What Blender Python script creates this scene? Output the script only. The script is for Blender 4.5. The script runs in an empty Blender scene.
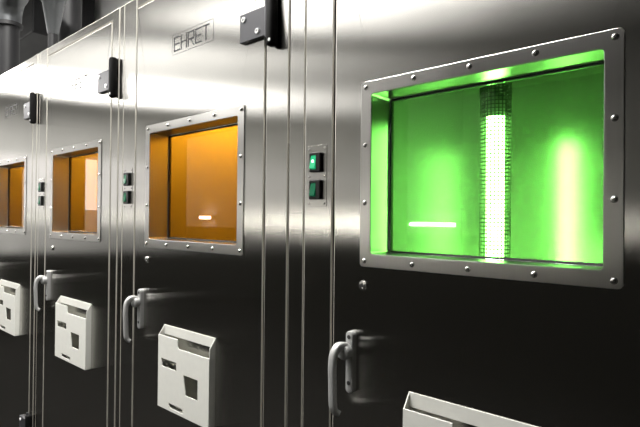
import bpy, bmesh, math, random
from mathutils import Vector, Matrix
random.seed(7)
SC = bpy.context.scene
COL = SC.collection

# ------------------------------------------------------------------ materials
def new_mat(name):
    m = bpy.data.materials.new(name); m.use_nodes = True
    nt = m.node_tree; nt.nodes.clear()
    out = nt.nodes.new('ShaderNodeOutputMaterial')
    return m, nt, out

def principled(name, color, rough=.5, metal=0., spec=.5, noise=0., nscale=40., bump=0., emit=None, estr=0., coat=0.):
    m, nt, out = new_mat(name)
    p = nt.nodes.new('ShaderNodeBsdfPrincipled')
    p.inputs['Base Color'].default_value = (*color, 1)
    p.inputs['Roughness'].default_value = rough
    p.inputs['Metallic'].default_value = metal
    p.inputs['Specular IOR Level'].default_value = spec
    p.inputs['Coat Weight'].default_value = coat
    if noise or bump:
        tc = nt.nodes.new('ShaderNodeTexCoord')
        nz = nt.nodes.new('ShaderNodeTexNoise'); nz.inputs['Scale'].default_value = nscale
        nz.inputs['Detail'].default_value = 5
        nt.links.new(tc.outputs['Object'], nz.inputs['Vector'])
        if noise:
            cr = nt.nodes.new('ShaderNodeValToRGB')
            cr.color_ramp.elements[0].color = (*[c * (1 - noise) for c in color], 1)
            cr.color_ramp.elements[1].color = (*[min(1, c * (1 + noise)) for c in color], 1)
            cr.color_ramp.elements[0].position = .3; cr.color_ramp.elements[1].position = .7
            nt.links.new(nz.outputs['Fac'], cr.inputs['Fac'])
            nt.links.new(cr.outputs['Color'], p.inputs['Base Color'])
        if bump:
            b = nt.nodes.new('ShaderNodeBump'); b.inputs['Strength'].default_value = bump
            b.inputs['Distance'].default_value = .002
            nt.links.new(nz.outputs['Fac'], b.inputs['Height'])
            nt.links.new(b.outputs['Normal'], p.inputs['Normal'])
    if emit:
        p.inputs['Emission Color'].default_value = (*emit, 1)
        p.inputs['Emission Strength'].default_value = estr
    nt.links.new(p.outputs[0], out.inputs[0])
    return m

def brushed(name, color=(.60, .59, .565), rough=.25, aniso=.70, grain=.06, smudge=.025):
    """vertically brushed stainless: fine vertical grain, highlights pulled out sideways"""
    m, nt, out = new_mat(name)
    N = nt.nodes.new; L = nt.links.new
    p = N('ShaderNodeBsdfAnisotropic'); p.distribution = 'BECKMANN'
    tc = N('ShaderNodeTexCoord')
    mp = N('ShaderNodeMapping'); mp.inputs['Scale'].default_value = (900, 900, 3)
    L(tc.outputs['Object'], mp.inputs['Vector'])
    nz = N('ShaderNodeTexNoise'); nz.inputs['Scale'].default_value = 1; nz.inputs['Detail'].default_value = 3
    L(mp.outputs[0], nz.inputs['Vector'])
    sm = N('ShaderNodeTexNoise'); sm.inputs['Scale'].default_value = 5; sm.inputs['Detail'].default_value = 6
    L(tc.outputs['Object'], sm.inputs['Vector'])
    mr = N('ShaderNodeMapRange'); mr.inputs['To Min'].default_value = 1 - grain; mr.inputs['To Max'].default_value = 1 + grain
    L(nz.outputs['Fac'], mr.inputs['Value'])
    vm = N('ShaderNodeVectorMath'); vm.operation = 'SCALE'; vm.inputs[0].default_value = color
    L(mr.outputs[0], vm.inputs['Scale'])
    L(vm.outputs[0], p.inputs['Color'])
    mr2 = N('ShaderNodeMapRange'); mr2.inputs['To Min'].default_value = rough - smudge; mr2.inputs['To Max'].default_value = rough + smudge
    L(sm.outputs['Fac'], mr2.inputs['Value'])
    L(mr2.outputs[0], p.inputs['Roughness'])
    p.inputs['Anisotropy'].default_value = -aniso
    ge = N('ShaderNodeNewGeometry')
    cx = N('ShaderNodeVectorMath'); cx.operation = 'CROSS_PRODUCT'; cx.inputs[1].default_value = (.0013, .0017, 1)
    L(ge.outputs['Normal'], cx.inputs[0])
    L(cx.outputs[0], p.inputs['Tangent'])
    L(p.outputs[0], out.inputs[0])
    return m

def tinted_glass(name, color):
    m, nt, out = new_mat(name)
    N = nt.nodes.new; L = nt.links.new
    t = N('ShaderNodeBsdfTransparent'); t.inputs[0].default_value = (*color, 1)
    g = N('ShaderNodeBsdfGlossy'); g.inputs['Roughness'].default_value = .0
    f = N('ShaderNodeFresnel')
    # the same air-to-pane reflectance on both faces of the thin sheet
    ge = N('ShaderNodeNewGeometry'); mr = N('ShaderNodeMapRange')
    mr.inputs['To Min'].default_value = 1.5; mr.inputs['To Max'].default_value = 1/1.5
    L(ge.outputs['Backfacing'], mr.inputs['Value']); L(mr.outputs[0], f.inputs['IOR'])
    mx = N('ShaderNodeMixShader')
    L(f.outputs[0], mx.inputs[0]); L(t.outputs[0], mx.inputs[1]); L(g.outputs[0], mx.inputs[2])
    L(mx.outputs[0], out.inputs[0])
    return m

def emitter(name, color, s):
    m, nt, out = new_mat(name)
    e = nt.nodes.new('ShaderNodeEmission'); e.inputs[0].default_value = (*color, 1); e.inputs[1].default_value = s
    nt.links.new(e.outputs[0], out.inputs[0])
    return m

STEEL = brushed('brushed_steel')
FRAME = brushed('frame_steel', (.62, .61, .59), .34, .45, .05, .07)
REVEAL = brushed('chamber_steel', (.62, .62, .60), .30, .3, .03, .04)
LINER = principled('chamber_liner', (.66, .66, .64), .25, .75)
EDGE = principled('rounded_edge_steel', (.50, .48, .43), .45, .55)  # half-matt steel for bevels, stands in for the glint along the seams
RIVET = principled('rivet_steel', (.75, .74, .72), .22, 1)
SCREW = principled('screw_zinc', (.8, .8, .8), .3, 1)
RUBBER = principled('black_rubber', (.012, .012, .012), .6)
BLACK = principled('black_hinge_plastic', (.005, .005, .005), .6, 0, .08)
LEAF = principled('hinge_leaf_grey', (.06, .06, .067), .36, .4, .5)
ALU = principled('handle_grey', (.42, .42, .415), .48, .4, .4, noise=.06, nscale=300)
PLASTIC = principled('holder_plastic', (.70, .70, .655), .48, 0, .4, noise=.02, nscale=60)
ENGRAVE = principled('engraved_dark', (.04, .04, .04), .5, 0, .3)
BEZEL = principled('switch_bezel', (.008, .008, .008), .3)
SW_ON = principled('rocker_green_lit', (.008, .20, .08), .2, emit=(.02, .75, .32), estr=.40)
SW_DIM = principled('rocker_green', (.005, .07, .032), .2, emit=(.01, .5, .22), estr=.09)  # faint glow put into the unlit rockers
SW_HOT = emitter('rocker_lamp', (.55, 1, .75), 4.)
GREEN = tinted_glass('green_acrylic', (.47, .92, .36))
ORANGE = tinted_glass('orange_acrylic', (.93, .60, .12))
TUBE = emitter('lamp_tube_glow', (.96, 1, .94), 46.)
GUARD = principled('guard_mesh_metal', (.16, .16, .155), .4, .9)
DUCT = principled('duct_black', (.011, .011, .012), .5, 0, .3)
DUCTG = principled('duct_grey_metal', (.11, .115, .12), .40, .8)
WALLM = principled('wall_paint', (.36, .36, .34), .8, noise=.03, nscale=3)
WALLW = principled('wall_white_paint', (.84, .84, .84), .8, noise=.03, nscale=3)
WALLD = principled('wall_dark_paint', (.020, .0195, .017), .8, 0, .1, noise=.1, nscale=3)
FLOORM = principled('floor_dark', (.013, .0125, .0115), .85, 0, .08, noise=.15, nscale=8)
CEILM = principled('ceiling_paint', (.30, .30, .29), .8, noise=.1, nscale=4)
LAMPBODY = principled('lamp_housing', (.6, .6, .6), .5)
SHELF = principled('shelf_laminate', (.55, .54, .52), .5)

# ------------------------------------------------------------------ mesh helpers
def link(name, bm, mat, parent=None, smooth=False, loc=None):
    bmesh.ops.recalc_face_normals(bm, faces=bm.faces[:])
    me = bpy.data.meshes.new(name); bm.to_mesh(me); bm.free()
    o = bpy.data.objects.new(name, me); COL.objects.link(o)
    me.materials.append(mat)
    if smooth:
        for f in me.polygons: f.use_smooth = True
        try: me.set_sharp_from_angle(angle=math.radians(40))
        except Exception: pass
    if parent is not None: o.parent = parent
    if loc is not None: o.location = loc
    return o

def empty(name, loc, parent=None):
    o = bpy.data.objects.new(name, None); o.empty_display_size = .1
    COL.objects.link(o); o.location = loc
    if parent is not None: o.parent = parent
    return o

def tag(o, label=None, cat=None, group=None, kind=None):
    if label: o['label'] = label
    if cat: o['category'] = cat
    if group: o['group'] = group
    if kind: o['kind'] = kind
    return o

def box(bm, x0, x1, y0, y1, z0, z1, bev=0., seg=2):
    vs = [bm.verts.new(v) for v in ((x0,y0,z0),(x1,y0,z0),(x1,y1,z0),(x0,y1,z0),(x0,y0,z1),(x1,y0,z1),(x1,y1,z1),(x0,y1,z1))]
    fs = [bm.faces.new([vs[i] for i in f]) for f in ((0,1,5,4),(1,2,6,5),(2,3,7,6),(3,0,4,7),(4,5,6,7),(3,2,1,0))]
    if bev:
        es = list({e for f in fs for e in f.edges})
        bmesh.ops.bevel(bm, geom=es, offset=bev, segments=seg, profile=.5, affect='EDGES')
    return bm

def rrect(x0, x1, z0, z1, r=0., n=5):
    if r <= 0: return [(x0,z0),(x1,z0),(x1,z1),(x0,z1)]
    pts = []
    for cx, cz, a in ((x1-r,z0+r,-90),(x1-r,z1-r,0),(x0+r,z1-r,90),(x0+r,z0+r,180)):
        for k in range(n+1):
            t = math.radians(a + 90*k/n); pts.append((cx+r*math.cos(t), cz+r*math.sin(t)))
    return pts

def plate(bm, outer, holes, y0, y1, bev=0., bevel_holes=False):
    """flat plate in the XZ plane with real holes and thickness (front at y0)"""
    loops = [outer] + list(holes)
    fl, edges = [], []
    for lp in loops:
        vs = [bm.verts.new((x, y0, z)) for x, z in lp]
        es = [bm.edges.new((vs[i], vs[(i+1) % len(vs)])) for i in range(len(vs))]
        fl.append((vs, es)); edges += es
    r = bmesh.ops.triangle_fill(bm, edges=edges, use_beauty=True, use_dissolve=False)
    faces = [g for g in r['geom'] if isinstance(g, bmesh.types.BMFace)]
    bl = []
    for vs, es in fl:
        bv = [bm.verts.new((v.co.x, y1, v.co.z)) for v in vs]
        n = len(vs)
        for i in range(n):
            bm.faces.new((vs[i], vs[(i+1) % n], bv[(i+1) % n], bv[i]))
        bl.append(dict(zip(vs, bv)))
    m = {}
    for d in bl: m.update(d)
    for f in faces:
        bm.faces.new([m[v] for v in f.verts][::-1])
    if bev:
        es = list(fl[0][1])
        if bevel_holes:
            for vs, e in fl[1:]: es += e
        es = [e for e in es if e.is_valid]
        bmesh.ops.bevel(bm, geom=es, offset=bev, segments=2, profile=.5, affect='EDGES')
    return bm

def lathe(bm, prof, c, axis='Z', n=20):
    """prof: list of (radius, height) along the axis"""
    rings = []
    for r, h in prof:
        ring = []
        for k in range(n):
            t = 2*math.pi*k/n
            a, b = r*math.cos(t), r*math.sin(t)
            co = (a, b, h) if axis == 'Z' else ((a, -h, b) if axis == 'Y' else (h, a, b))
            ring.append(bm.verts.new((c[0]+co[0], c[1]+co[1], c[2]+co[2])))
        rings.append(ring)
    for a, b in zip(rings, rings[1:]):
        for k in range(n):
            bm.faces.new((a[k], a[(k+1) % n], b[(k+1) % n], b[k]))
    if prof[0][0] > 0: bm.faces.new(rings[0][::-1])
    if prof[-1][0] > 0: bm.faces.new(rings[-1])
    return bm

def sweep(bm, pts, radii, n=14, up=Vector((1, 0, 0))):
    """tube through pts; radii = (a along `up`-side axis, b the other) per point"""
    P = [Vector(p) for p in pts]; rings = []
    for i, p in enumerate(P):
        t = (P[min(i+1, len(P)-1)] - P[max(i-1, 0)]).normalized()
        s = (up - t*up.dot(t)).normalized(); w = t.cross(s)
        a, b = radii[i] if isinstance(radii, list) else radii
        ring = []
        for k in range(n):
            th = 2*math.pi*k/n
            c, q = math.cos(th), math.sin(th)
            e = .6   # superellipse for a softly squared bar
            ring.append(bm.verts.new(p + s*a*math.copysign(abs(c)**e, c) + w*b*math.copysign(abs(q)**e, q)))
        rings.append(ring)
    for a, b in zip(rings, rings[1:]):
        for k in range(n): bm.faces.new((a[k], a[(k+1) % n], b[(k+1) % n], b[k]))
    bm.faces.new(rings[0][::-1]); bm.faces.new(rings[-1])
    return bm

def catmull(pts, m=6):
    P = [Vector(p) for p in pts]; P = [2*P[0]-P[1]] + P + [2*P[-1]-P[-2]]
    out = []
    for i in range(1, len(P)-2):
        for k in range(m):
            t = k/m
            out.append(.5*((2*P[i]) + (P[i+1]-P[i-1])*t + (2*P[i-1]-5*P[i]+4*P[i+1]-P[i+2])*t*t + (3*P[i]-P[i-1]-3*P[i+1]+P[i+2])*t**3))
    out.append(P[-2]); return out

def edges(o):
    """rounded sheet edges get a half-matt steel that stands in for their bright glints"""
    o.data.materials.append(EDGE)
    for p in o.data.polygons:
        n = p.normal
        if max(abs(n.x), abs(n.y), abs(n.z)) < .97: p.material_index = 1
    return o

# ------------------------------------------------------------------ cabinets
TOP, DT, DB = 2.279, 2.243, .46          # body top, door top, door bottom
DEPTH = .70
GROUP = 'stainless steel drying cabinets standing in a row'

def lettering(bm, x0, x1, z0, z1, y):
    """five squared letters E H R E T drawn as thin strokes inside a hairline border"""
    w = (x1-x0)/5.; h = z1-z0; s = .0042
    def st(ax, az, bx, bz):
        a = Vector((ax, 0, az)); b = Vector((bx, 0, bz)); d = (b-a).normalized(); q = Vector((-d.z, 0, d.x))*s/2
        a = a-d*s/2; b = b+d*s/2
        f = [bm.verts.new((v.x, y-.0006, v.z)) for v in (a+q, b+q, b-q, a-q)]
        g = [bm.verts.new((v.x, y+.0004, v.z)) for v in (a+q, b+q, b-q, a-q)]
        bm.faces.new(f); bm.faces.new(g[::-1])
        for i in range(4): bm.faces.new((f[i], f[(i+1) % 4], g[(i+1) % 4], g[i]))
    def L(i, segs):
        ox = x0+i*w; ww = w*.76
        for ax, az, bx, bz in segs: st(ox+ax*ww, z0+az*h, ox+bx*ww, z0+bz*h)
    Eg = [(0,0,0,1),(0,1,1,1),(0,.5,.9,.5),(0,0,1,0)]
    L(0, Eg)
    L(1, [(0,0,0,1),(1,0,1,1),(0,.5,1,.5)])
    L(2, [(0,0,0,1),(0,1,1,1),(1,1,1,.48),(0,.48,1,.48),(.45,.48,1,0)])
    L(3, Eg)
    L(4, [(0,1,1,1),(.5,0,.5,1)])
    return bm

def cabinet(gl, gr, nxt, win, label, green=False, lit=False):
    """gl/gr: left and right door gap, nxt: left door gap of the neighbour to the right, win: rivet rectangle x0,x1,z0,z1"""
    root = empty('drying_cabinet', (gl, 0, 0))
    tag(root, label, 'cabinet', GROUP)
    X = lambda x: x-gl                                   # world -> cabinet
    R = gr-gl                                            # right gap in cabinet coordinates
    post = .083
    strip1 = nxt-gl-post if nxt is not None else R+.127
    strip0 = R+(strip1-R)*.62
    # body: front posts, rails, shell
    bm = bmesh.new()
    g = .0024
    box(bm, -post+.0015, -g, 0, .05, .08, TOP, .0030)
    box(bm, R+g, strip0-.0012, 0, .05, .08, TOP, .0030)
    box(bm, -.004, R+.004, .0015, .05, DT+.004, TOP-.0005, .002)
    box(bm, -.004, R+.004, .0015, .05, .08, DB-.004, .002)
    sx0, sx1 = -post+.002, strip1-.002
    box(bm, sx0, -post+.022, .05, DEPTH, .08, TOP-.002)
    box(bm, strip1-.022, sx1, .05, DEPTH, .08, TOP-.002)
    box(bm, -post+.022, strip1-.022, .05, DEPTH, TOP-.025, TOP-.002)
    box(bm, -post+.022, strip1-.022, .05, DEPTH, .08, .11)
    box(bm, -post+.022, strip1-.022, DEPTH-.02, DEPTH, .11, TOP-.025)
    edges(link('body', bm, STEEL, root))
    bm = bmesh.new(); box(bm, strip0+.0014, strip1-.0014, .0012, .03, .08, TOP-.001, .0018)
    edges(link('cover_strip', bm, STEEL, root))
    bm = bmesh.new(); box(bm, -post+.02, strip1-.02, .04, DEPTH-.03, 0, .08)
    link('plinth', bm, BLACK, root)
    # drying chamber
    bm = bmesh.new(); c0, c1, cy0, cy1, cz0, cz1 = .012, R-.012, .075, .535, .50, 2.22
    box(bm, c0, c1, cy0, cy1, cz0, cz1)
    fr = [f for f in bm.faces if all(abs(v.co.y-cy0) < 1e-5 for v in f.verts)]
    bmesh.ops.delete(bm, geom=fr, context='FACES')
    ch = link('chamber', bm, LINER, root)
    so = ch.modifiers.new('thickness', 'SOLIDIFY'); so.thickness = .004; so.offset = 1
    # ---- door
    x0, x1, z0, z1 = X(win[0]), X(win[1]), win[2], win[3]
    im = .0130; om = .0112
    bm = bmesh.new()
    plate(bm, rrect(g, R-g, DB, DT, .0005, 1), [rrect(x0+im, x1-im, z0+im, z1-im, .006)], 0, .060, .0030)
    door = edges(link('door', bm, STEEL, root))
    # reveal lining, gasket, pane
    bm = bmesh.new()
    plate(bm, rrect(x0+im-.0004, x1-im+.0004, z0+im-.0004, z1-im+.0004, .006), [rrect(x0+im+.0006, x1-im-.0006, z0+im+.0006, z1-im-.0006, .0055)], -.0006, .0605)
    link('window_reveal', bm, REVEAL, door)
    bm = bmesh.new()
    q = im+.0008
    plate(bm, rrect(x0+q, x1-q, z0+q, z1-q, .005), [rrect(x0+q+.0038, x1-q-.0038, z0+q+.0038, z1-q-.0038, .002)], .0605, .068)
    link('window_gasket', bm, RUBBER, door)
    bm = bmesh.new(); box(bm, x0+q+.0039, x1-q-.0039, .0620, .0650, z0+q+.0039, z1-q-.0039)
    link('window_pane', bm, GREEN if green else ORANGE, door)['label'] = ('green' if green else 'orange')+' tinted window pane'
    # window frame plate and its rivets
    bm = bmesh.new()
    plate(bm, rrect(x0-om, x1+om, z0-om, z1+om, .008), [rrect(x0+im, x1-im, z0+im, z1-im, .006)], -.0018, -.0001, .0005, True)
    link('window_frame', bm, FRAME, door)
    spots = []
    for k in range(5): spots += [(x0+(x1-x0)*k/4., z0), (x0+(x1-x0)*k/4., z1)]
    for k in (1, 2): spots += [(x0, z0+(z1-z0)*k/3.), (x1, z0+(z1-z0)*k/3.)]
    rv = None
    for sx, sz in spots:
        if rv is None:
            bm = bmesh.new()
            lathe(bm, [(.0050, 0), (.0050, .0006), (.0042, .0007), (.0039, .0018), (.0030, .0027), (.0018, .0031), (.0010, .0030), (.0008, .0022), (0.0001, .0022)], (0, 0, 0), 'Y', 18)
            rv = link('rivet', bm, RIVET, door, True, (sx, -.0018, sz))
        else:
            c = rv.copy(); COL.objects.link(c); c.parent = door; c.location = (sx, -.0018, sz)
    # lock
    bm = bmesh.new()
    lathe(bm, [(.0098, 0), (.0098, .0014), (.0088, .0030), (.0050, .0036), (.0046, .0020), (.0001, .0020)], (.079, -.0001, 1.4705), 'Y', 28)
    link('lock_core', (lambda b: lathe(b, [(.0030, 0), (.0028, .0012), (.0001, .0012)], (.079, -.0021, 1.4705), 'Y', 16))(bmesh.new()), ENGRAVE, door, True)
    link('lock', bm, RIVET, door, True)
    # handle: mounting plate with screws, hub and lever
    hx = .055
    bm = bmesh.new()
    pts = rrect(hx-.0085, hx+.0085, 1.262, 1.381, .0082, 6)
    plate(bm, pts, [], -.013, -.0001, .0022)
    link('handle_plate', bm, ALU, door, True)
    bm = bmesh.new()
    lathe(bm, [(.0150, 0), (.0150, .010), (.0135, .015), (.0095, .017), (.0001, .017)], (hx-.005, -.0125, 1.342), 'Y', 24)
    path = catmull([(hx-.005, -.018, 1.350), (hx-.008, -.034, 1.353), (hx-.0105, -.045, 1.341), (hx-.011, -.0485, 1.318), (hx-.011, -.0475, 1.284), (hx-.011, -.046, 1.250), (hx-.010, -.043, 1.235), (hx-.004, -.036, 1.2275)], 5)
    n = len(path)
    rad = [(.0082 if i < n*.8 else .0082-.0022*(i/n-.8)/.2, .0058 if i > n*.35 else .0058+.0045*(1-i/(n*.35))) for i in range(n)]
    sweep(bm, path, rad)
    link('handle_lever', bm, ALU, door, True)
    for sz in (1.2815, 1.370):
        bm = bmesh.new()
        lathe(bm, [(.0042, 0), (.0042, .0006), (.0030, .0009), (.0017, .0009), (.0015, .0001), (.0001, .0001)], (hx, -.013, sz), 'Y', 16)
        link('handle_screw', bm, ENGRAVE, door, True)
    # engraved maker's lettering with its thin border
    lx0 = .214; lz0, lz1 = 2.064, 2.101
    bm = bmesh.new(); lettering(bm, lx0, lx0+.172, lz0, lz1, 0.)
    link('lettering', bm, ENGRAVE, door)
    bm = bmesh.new()
    plate(bm, rrect(lx0-.012, lx0+.184, lz0-.010, lz1+.010, .002), [rrect(lx0-.0112, lx0+.1832, lz0-.0092, lz1+.0092, .0015)], -.0003, .0004)
    link('lettering_border', bm, ENGRAVE, door)
    # ---- hinges
    for zc in (2.049, .698):
        h = empty('hinge', (R, 0, zc), root)
        bm = bmesh.new()
        box(bm, -.082, .010, -.0105, -.0002, -.034, .034, .0012)
        link('hinge_leaf', bm, LEAF, h)
        for sx, sz in ((-.068, .020), (-.018, -.018)):
            bm = bmesh.new()
            lathe(bm, [(.0068, 0), (.0062, .0024), (.0036, .0024), (.0034, .0003), (.0001, .0003)], (sx, -.0105, sz), 'Y', 18)
            link('hinge_screw', bm, SCREW, h, True)
        bm = bmesh.new(); lathe(bm, [(.0050, -.040), (.0050, .070)], (.014, -.0095, 0), 'Z', 16)
        link('hinge_pin', bm, LEAF, h, True)
        bm = bmesh.new(); box(bm, .023, .046, -.024, -.0002, -.066, .066, .008, 4)
        link('hinge_barrel', bm, BLACK, h, True)
        bm = bmesh.new(); lathe(bm, [(.0038, 0), (.0036, .001), (.0016, .001), (.0014, 0), (.0001, 0)], (.0385, -.0239, -.054), 'Y', 14)
        link('hinge_screw', bm, SCREW, h, True)
    # ---- switches on the left post
    sp = empty('switch_unit', (-.045, 0, 1.6865), root)
    bm = bmesh.new(); plate(bm, rrect(-.0275, .0275, -.064, .064, .003), [], -.0007, -.0001, .0003)
    link('switch_plate', bm, STEEL, sp)
    for sx in (-.0215, .0215):
        for sz in (-.057, 0., .057):
            bm = bmesh.new(); lathe(bm, [(.0026, 0), (.0022, .001), (.0001, .0014)], (sx, -.0007, sz), 'Y', 12)
            link('plate_screw', bm, RIVET, sp, True)
    for sz, on in ((.0285, lit), (-.0285, False)):
        bm = bmesh.new()
        plate(bm, rrect(-.0155, .0155, sz-.0205, sz+.0205, .003), [rrect(-.0120, .0040, sz-.0150, sz+.0150, .0015)], -.0085, -.0010, .0016)
        link('switch_bezel', bm, BEZEL, sp)
        bm = bmesh.new()
        # tilted rocker: upper half pressed in
        prof = [(-.0015, -.0150), (-.0125, -.0135), (-.0095, .0), (-.0070, .0150), (-.0015, .0150)]
        a = [bm.verts.new((-.0116, y, sz+z*.97)) for y, z in prof]; b = [bm.verts.new((.0036, y, sz+z*.97)) for y, z in prof]
        for i in range(5): bm.faces.new((a[i], a[(i+1) % 5], b[(i+1) % 5], b[i]))
        bm.faces.new(a[::-1]); bm.faces.new(b)
        bmesh.ops.bevel(bm, geom=bm.edges[:], offset=.0008, segments=2, affect='EDGES')
        r = link('rocker', bm, SW_ON if on else SW_DIM, sp)
        if on:
            r['label'] = 'glowing green rocker'
            bm = bmesh.new(); lathe(bm, [(.0034, 0), (.0030, .0006), (.0001, .0009)], (-.004, -.0094, sz+.002), 'Y', 14)
            link('rocker_lamp', bm, SW_HOT, sp, True)
    # ---- tube lamp in the green cabinet, added fill light in the orange ones
    if green:
        lp = empty('chamber_lamp', (X(.1535), .285, 0), root)
        bm = bmesh.new(); lathe(bm, [(.0185, 1.02), (.0185, 1.822)], (0, 0, 0), 'Z', 20)
        link('lamp_tube', bm, TUBE, lp, True)
        bm = bmesh.new(); lathe(bm, [(.0195, 1.8222), (.0195, 1.862), (.012, 1.866), (.012, 2.218)], (0, 0, 0), 'Z', 20)
        link('lamp_holder', bm, ALU, lp, True)
        bm = bmesh.new(); lathe(bm, [(.012, .502), (.012, .97), (.0195, .975), (.0195, 1.0198)], (0, 0, 0), 'Z', 20)
        link('lamp_holder', bm, ALU, lp, True)
        # perforated guard: every cell is a real hole
        bm = bmesh.new(); nu, r = 26, .0325; za, zb = 1.40, 1.98; nv = int((zb-za)/.0080)
        ring = [[bm.verts.new((r*math.cos(2*math.pi*u/nu), r*math.sin(2*math.pi*u/nu), za+(zb-za)*v/nv)) for u in range(nu)] for v in range(nv+1)]
        fs = [bm.faces.new((ring[v][u], ring[v][(u+1) % nu], ring[v+1][(u+1) % nu], ring[v+1][u])) for v in range(nv) for u in range(nu)]
        bm.normal_update()
        bmesh.ops.inset_individual(bm, faces=fs, thickness=.0015)
        bmesh.ops.delete(bm, geom=fs, context='FACES')
        lathe(bm, [(r, zb), (r, 2.218)], (0, 0, 0), 'Z', nu); lathe(bm, [(r, 1.30), (r, za)], (0, 0, 0), 'Z', nu)
        caps = [f for f in bm.faces if len(f.verts) == nu]; bmesh.ops.delete(bm, geom=caps, context='FACES')
        gd = link('lamp_guard', bm, GUARD, lp)
        so = gd.modifiers.new('thickness', 'SOLIDIFY'); so.thickness = .0008
    else:
        ld = bpy.data.lights.new('chamber_fill', 'AREA'); ld.shape = 'RECTANGLE'; ld.size = .30; ld.size_y = .03  # unseen fill added to brighten the orange panes from inside
        ld.energy = OR_W; ld.color = (1, .93, .8)
        lo = bpy.data.objects.new('chamber_fill', ld); COL.objects.link(lo); lo.parent = root
        lo.location = (R/2, .085, 2.10); lo.rotation_euler = (math.radians(86), 0, 0)
    return root

OR_W = 8.0
WG  = (.0210, .4450, 1.5182, 1.8500)
WO1 = (-.7957, -.3550, 1.5183, 1.8594)
WO2 = (-1.5394, -1.1139, 1.5203, 1.8493)
WO3 = (-2.2875, -1.8342, 1.5252, 1.8482)
cabinet(-.061, .585, None, WG, 'brushed steel cabinet with bright green window, nearest at right', True, True)
cabinet(-.871, -.271, -.061, WO1, 'brushed steel cabinet with orange window, next to the green windowed cabinet')
cabinet(-1.600, -1.037, -.871, WO2, 'brushed steel cabinet with orange window, second left of the green windowed cabinet')
cabinet(-2.330, -1.757, -1.600, WO3, 'brushed steel cabinet with orange window at the far left end of the row')

# ------------------------------------------------------------------ document holders
def holder(x0, x1, label):
    zt, zb, d, t = 1.2925, 1.067, .0175, .0020
    w = x1-x0
    root = empty('document_holder', (x0, 0, zb))
    tag(root, label, 'document holder', 'pale plastic document holders on the cabinet doors')
    H = zt-zb; F = H-.025                                 # front wall is lower than the back strip
    # tray: back strip, sloped side walls, bottom
    bm = bmesh.new()
    box(bm, 0, w, -t, -.0003, H-.026, H, .0006)
    box(bm, 0, w, -t, -.0003, 0.004, .030, .0006)
    for sx in (0, w-t):
        pr = [(-.0003, .006), (-d, 0), (-d, F), (-.0003, H)]
        a = [bm.verts.new((sx, y, z)) for y, z in pr]; b = [bm.verts.new((sx+t, y, z)) for y, z in pr]
        for i in range(4): bm.faces.new((a[i], a[(i+1) % 4], b[(i+1) % 4], b[i]))
        bm.faces.new(a[::-1]); bm.faces.new(b)
    box(bm, t*.5, w-t*.5, -d+.001, -.0003, .0, .004)
    link('tray', bm, PLASTIC, root)
    u = lambda f: f*w
    v = lambda f: F*(1-f)
    fr = [(0, 0), (w, 0), (w, F-.024), (u(.43), F-.024), (u(.41), F-.019), (u(.405), F), (0, F)]
    holes = [
        [(u(.085), v(.425)), (u(.385), v(.425)), (u(.385), v(.315)), (u(.070), v(.315))],
        [(u(.57), v(.70)), (u(.80), v(.70)), (u(.80), v(.44)), (u(.525), v(.44))],
        [(u(.25), v(.955)), (u(.52), v(.955)), (u(.52), v(.895)), (u(.23), v(.895))]]
    bm = bmesh.new(); plate(bm, fr, holes, -d-t, -d, .0005)
    link('front_panel', bm, PLASTIC, root)
    return root
holder(.122, .356, 'pale plastic document holder on the green windowed cabinet, cut off by the bottom')
holder(-.691, -.449, 'pale plastic document holder on the middle orange windowed cabinet beside the green one')
holder(-1.433, -1.165, 'pale plastic document holder on the second orange windowed cabinet from the green one')
holder(-2.150, -1.886, 'pale plastic document holder at the far left, cut off by the left edge')

# ------------------------------------------------------------------ exhaust ducts on the cabinet roofs
def pipe(name, pts, r, mat, parent, n=24):
    bm = bmesh.new(); P = catmull(pts, 6) if len(pts) > 2 else [Vector(p) for p in pts]
    up = Vector((0, 1, .02))
    rings = []
    for i, p in enumerate(P):
        t = (P[min(i+1, len(P)-1)]-P[max(i-1, 0)]).normalized()
        s = (up-t*up.dot(t)).normalized(); w = t.cross(s)
        rings.append([bm.verts.new(p+(s*math.cos(2*math.pi*k/n)+w*math.sin(2*math.pi*k/n))*r) for k in range(n)])
    for a, b in zip(rings, rings[1:]):
        for k in range(n): bm.faces.new((a[k], a[(k+1) % n], b[(k+1) % n], b[k]))
    bm.faces.new(rings[0][::-1]); bm.faces.new(rings[-1])
    return link(name, bm, mat, parent, True)

T = TOP-.0012
d1 = empty('exhaust_duct', (-2.35, .075, TOP+.0004)); tag(d1, 'black exhaust duct with a grey elbow bending over, on the far left cabinet roof', 'duct')
pipe('duct_pipe', [(0, 0, 0), (0, 0, .30)], .050, DUCT, d1)
pipe('duct_elbow', [(0, 0, .301), (.01, 0, .36), (.05, 0, .41), (.12, 0, .43), (.24, -.03, .44), (.40, -.06, .46)], .058, DUCTG, d1)
bm = bmesh.new(); lathe(bm, [(.050, .285), (.064, .287), (.064, .306), (.050, .308)], (0, 0, 0), 'Z', 28); link('duct_collar', bm, DUCT, d1, True)
d2 = empty('exhaust_duct', (-1.99, .16, T)); tag(d2, 'slim grey duct with a flared funnel top, between the two black ducts', 'duct')
pipe('duct_pipe', [(0, 0, 0), (0, 0, .20)], .022, DUCT, d2)
bm = bmesh.new(); lathe(bm, [(.023, .19), (.026, .20), (.050, .34), (.055, .345), (.055, .375), (.050, .378)], (0, 0, 0), 'Z', 28); link('duct_funnel', bm, DUCTG, d2, True)
d3 = empty('exhaust_duct', (-2.17, .31, T)); tag(d3, 'wide straight black duct, rightmost of the ducts above the far cabinets', 'duct')
pipe('duct_pipe', [(0, 0, 0), (0, 0, 1.30)], .056, DUCT, d3)
bm = bmesh.new(); lathe(bm, [(.056, .01), (.066, .011), (.066, .030), (.056, .031)], (0, 0, 0), 'Z', 28); link('duct_collar', bm, DUCTG, d3, True)

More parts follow.
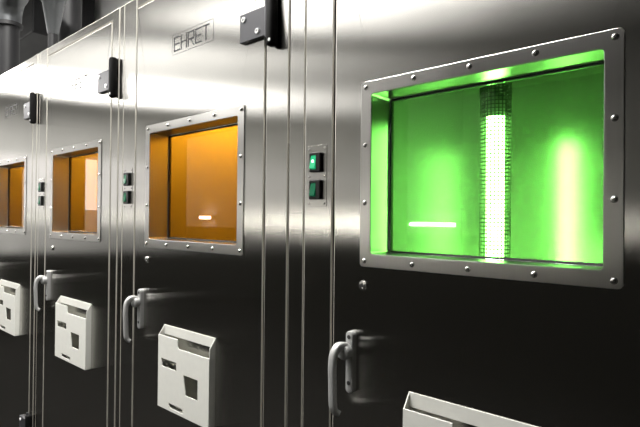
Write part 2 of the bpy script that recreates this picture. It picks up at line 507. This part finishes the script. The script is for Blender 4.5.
t = empty('backdrop_duct', (-5.2, .85, 3.3)); tag(t, 'added dark box duct filling the background behind the black pipes', 'duct')  # added dark box that keeps the background behind the pipes dark
bm = bmesh.new(); box(bm, -1.7, 1.55, -.24, .24, -.30, .22, .01); link('duct_body', bm, DUCT, t)
for k in (-1.2, -.2, .8):
    bm = bmesh.new(); box(bm, k, k+.05, -.262, -.2405, -.32, .24, .003); link('duct_flange', bm, DUCTG, t)
    bm = bmesh.new(); lathe(bm, [(.006, .2205), (.006, .40)], (k+.4, 0, 0), 'Z', 8); link('hanger_rod', bm, DUCTG, t)

# ------------------------------------------------------------------ room
def struct(name, mat, *b):
    bm = bmesh.new(); box(bm, *b); return tag(link(name, bm, mat), kind='structure')
XL, XR, YF, YB, ZC = -8.2, 2.6, -3.5, 1.15, 3.7
struct('floor', FLOORM, XL, XR, YF, YB, -.1, 0)
struct('ceiling', CEILM, XL, XR, YF, YB, ZC, ZC+.1)
struct('wall_back', WALLW, XL, XR, YB, YB+.1, -.1, ZC+.1)
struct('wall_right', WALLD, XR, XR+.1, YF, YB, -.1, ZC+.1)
struct('wall_front', WALLM, XL, -1.3, YF-.1, YF, 1.45, ZC+.1)
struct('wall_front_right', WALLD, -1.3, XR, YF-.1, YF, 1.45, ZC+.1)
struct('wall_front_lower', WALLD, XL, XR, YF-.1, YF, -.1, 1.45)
# left end wall with a daylight window
wy0, wy1, wz0, wz1 = -3.05, -2.30, 1.69, 2.56
bm = bmesh.new()
plate(bm, rrect(YF, YB, 1.0, ZC+.1), [rrect(wy0, wy1, wz0, wz1)], 0, .1)
o = tag(link('wall_left', bm, WALLW), kind='structure'); o.rotation_euler = (0, 0, math.pi/2); o.location = (XL, 0, 0)
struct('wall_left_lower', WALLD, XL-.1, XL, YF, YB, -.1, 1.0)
bm = bmesh.new(); box(bm, XL-.06, XL-.05, wy0, wy1, wz0, wz1)
tag(link('window_1', bm, emitter('daylight_window', (1, .95, .97), 4.5)), kind='structure')

def area(name, loc, sx, sy, watts, rot=(0, 0, 0), color=(1, .98, .94)):
    ld = bpy.data.lights.new(name, 'AREA'); ld.shape = 'RECTANGLE'; ld.size = sx; ld.size_y = sy; ld.energy = watts; ld.color = color
    o = bpy.data.objects.new(name, ld); COL.objects.link(o); o.location = loc; o.rotation_euler = rot
    return o

def fill_strip(xa, xb, y, z, watts, label, sy=.12):  # added lights to brighten the holders, hung clear of the steel reflections
    t = empty('fill_strip', ((xa+xb)/2, y, z)); tag(t, label, 'ceiling light')
    L = (xb-xa)/2
    bm = bmesh.new(); box(bm, -L, L, -.06, .06, .004, .05, .004); link('lamp_housing', bm, LAMPBODY, t)
    for k in (-.8, 0, .8):
        bm = bmesh.new(); lathe(bm, [(.004, .05), (.004, ZC-z)], (k*L, 0, 0), 'Z', 8); link('suspension_rod', bm, LAMPBODY, t, True)
    a = area('lamp_light', (0, 0, 0), 2*L-.02, sy-.02, watts); a.parent = t
    b = area('ceiling_fill', (0, 0, .055), 2*L-.02, sy-.02, watts*.06, (math.pi, 0, 0)); b.parent = t  # upward fill added to lighten ceiling and back wall
fill_strip(-1.9, -.1, -.65, 3.4, 140, 'added fill strip light hanging right in front of the cabinets, nearer the camera')
fill_strip(-2.95, -2.25, -.60, 3.4, 45, 'added fill strip light hanging right in front of the far cabinets')
def panel_light(x, y, z, watts, label, up, sx=1.2, sy=.30, rz=0.):
    t = empty('ceiling_light', (x, y, z)); t.rotation_euler = (0, 0, rz); tag(t, label, 'ceiling light')
    bm = bmesh.new(); box(bm, -sx/2-.02, sx/2+.02, -sy/2-.02, sy/2+.02, .004, .06, .004); link('lamp_housing', bm, LAMPBODY, t)
    for k in (-.8, .8):
        bm = bmesh.new(); lathe(bm, [(.004, .06), (.004, ZC-z)], (k*sx/2, 0, 0), 'Z', 8); link('suspension_rod', bm, LAMPBODY, t, True)
    a = area('lamp_light', (0, 0, 0), sx, sy, watts); a.parent = t
    b = area('ceiling_fill', (0, 0, .065), sx, sy, up, (math.pi, 0, 0)); b.parent = t  # upward fill added to lighten the ceiling mirrored in the steel
panel_light(-1.14, -1.36, 2.75, 8, 'suspended panel light opposite the green windowed cabinet', 2)
panel_light(-2.75, -1.39, 2.75, 7.5, 'suspended panel light down the aisle, second from the near end', 6)
panel_light(-3.55, -1.95, 2.75, 9.0, 'suspended panel light over the middle of the aisle halfway down the aisle', 8)
panel_light(-6.50, -1.60, 3.30, 155, 'added wide panel light brightening the far end of the aisle', 14, 1.4, .6)  # added to brighten the end walls mirrored in the far cabinets
# small wall lamps opposite, mirrored in the window panes
def wall_lamp(x0, x1, z, label, s):
    t = empty('wall_lamp', ((x0+x1)/2, YF, z)); tag(t, label, 'wall lamp')
    L = (x1-x0)/2
    bm = bmesh.new(); box(bm, -L, L, 0.0005, .03, -.03, .03, .004); link('lamp_backplate', bm, LAMPBODY, t)
    bm = bmesh.new(); lathe(bm, [(.018, -L+.02), (.018, L-.02)], (0, .055, 0), 'X', 16); link('lamp_tube', bm, emitter('wall_lamp_glow', (1, .96, .86), s), t, True)
    bm = bmesh.new()
    for sx in (-L, L-.02): box(bm, sx, sx+.02, .03, .075, -.022, .022, .003)
    link('lamp_cap', bm, LAMPBODY, t)
wall_lamp(-2.16, -1.62, 1.545, 'short tube lamp on the opposite wall, mirrored in the green window', 60)
wall_lamp(-5.75, -5.42, 1.585, 'short tube lamp on the opposite wall, mirrored in the nearest orange window', 60)

# ------------------------------------------------------------------ world, camera, view
w = bpy.data.worlds.new('World'); SC.world = w; w.use_nodes = True
w.node_tree.nodes['Background'].inputs[0].default_value = (.02, .02, .02, 1)
yaw, pitch, roll = .7392356, .00804779, .00953571
f = Vector((-math.sin(yaw)*math.cos(pitch), math.cos(yaw)*math.cos(pitch), math.sin(pitch)))
r = Vector((math.cos(yaw), math.sin(yaw), 0)); u = r.cross(f)
r2 = r*math.cos(roll)+u*math.sin(roll); u2 = -r*math.sin(roll)+u*math.cos(roll)
cd = bpy.data.cameras.new('camera'); cam = bpy.data.objects.new('camera', cd); COL.objects.link(cam)
cd.sensor_width = 36; cd.lens = 512/640*36; cd.clip_start = .02
M = Matrix.Identity(4)
for i in range(3): M[i][0] = r2[i]; M[i][1] = u2[i]; M[i][2] = -f[i]
M[0][3], M[1][3], M[2][3] = .61792, -.78350, 1.6
cam.matrix_world = M
SC.camera = cam
vs = SC.view_settings
vs.view_transform = 'Standard'; vs.look = 'None'; vs.gamma = 1; vs.use_curve_mapping = False; vs.exposure = 0
SC.cycles.use_denoising = True
SC.cycles.max_bounces = 16; SC.cycles.transparent_max_bounces = 24
SC.cycles.sample_clamp_indirect = 12
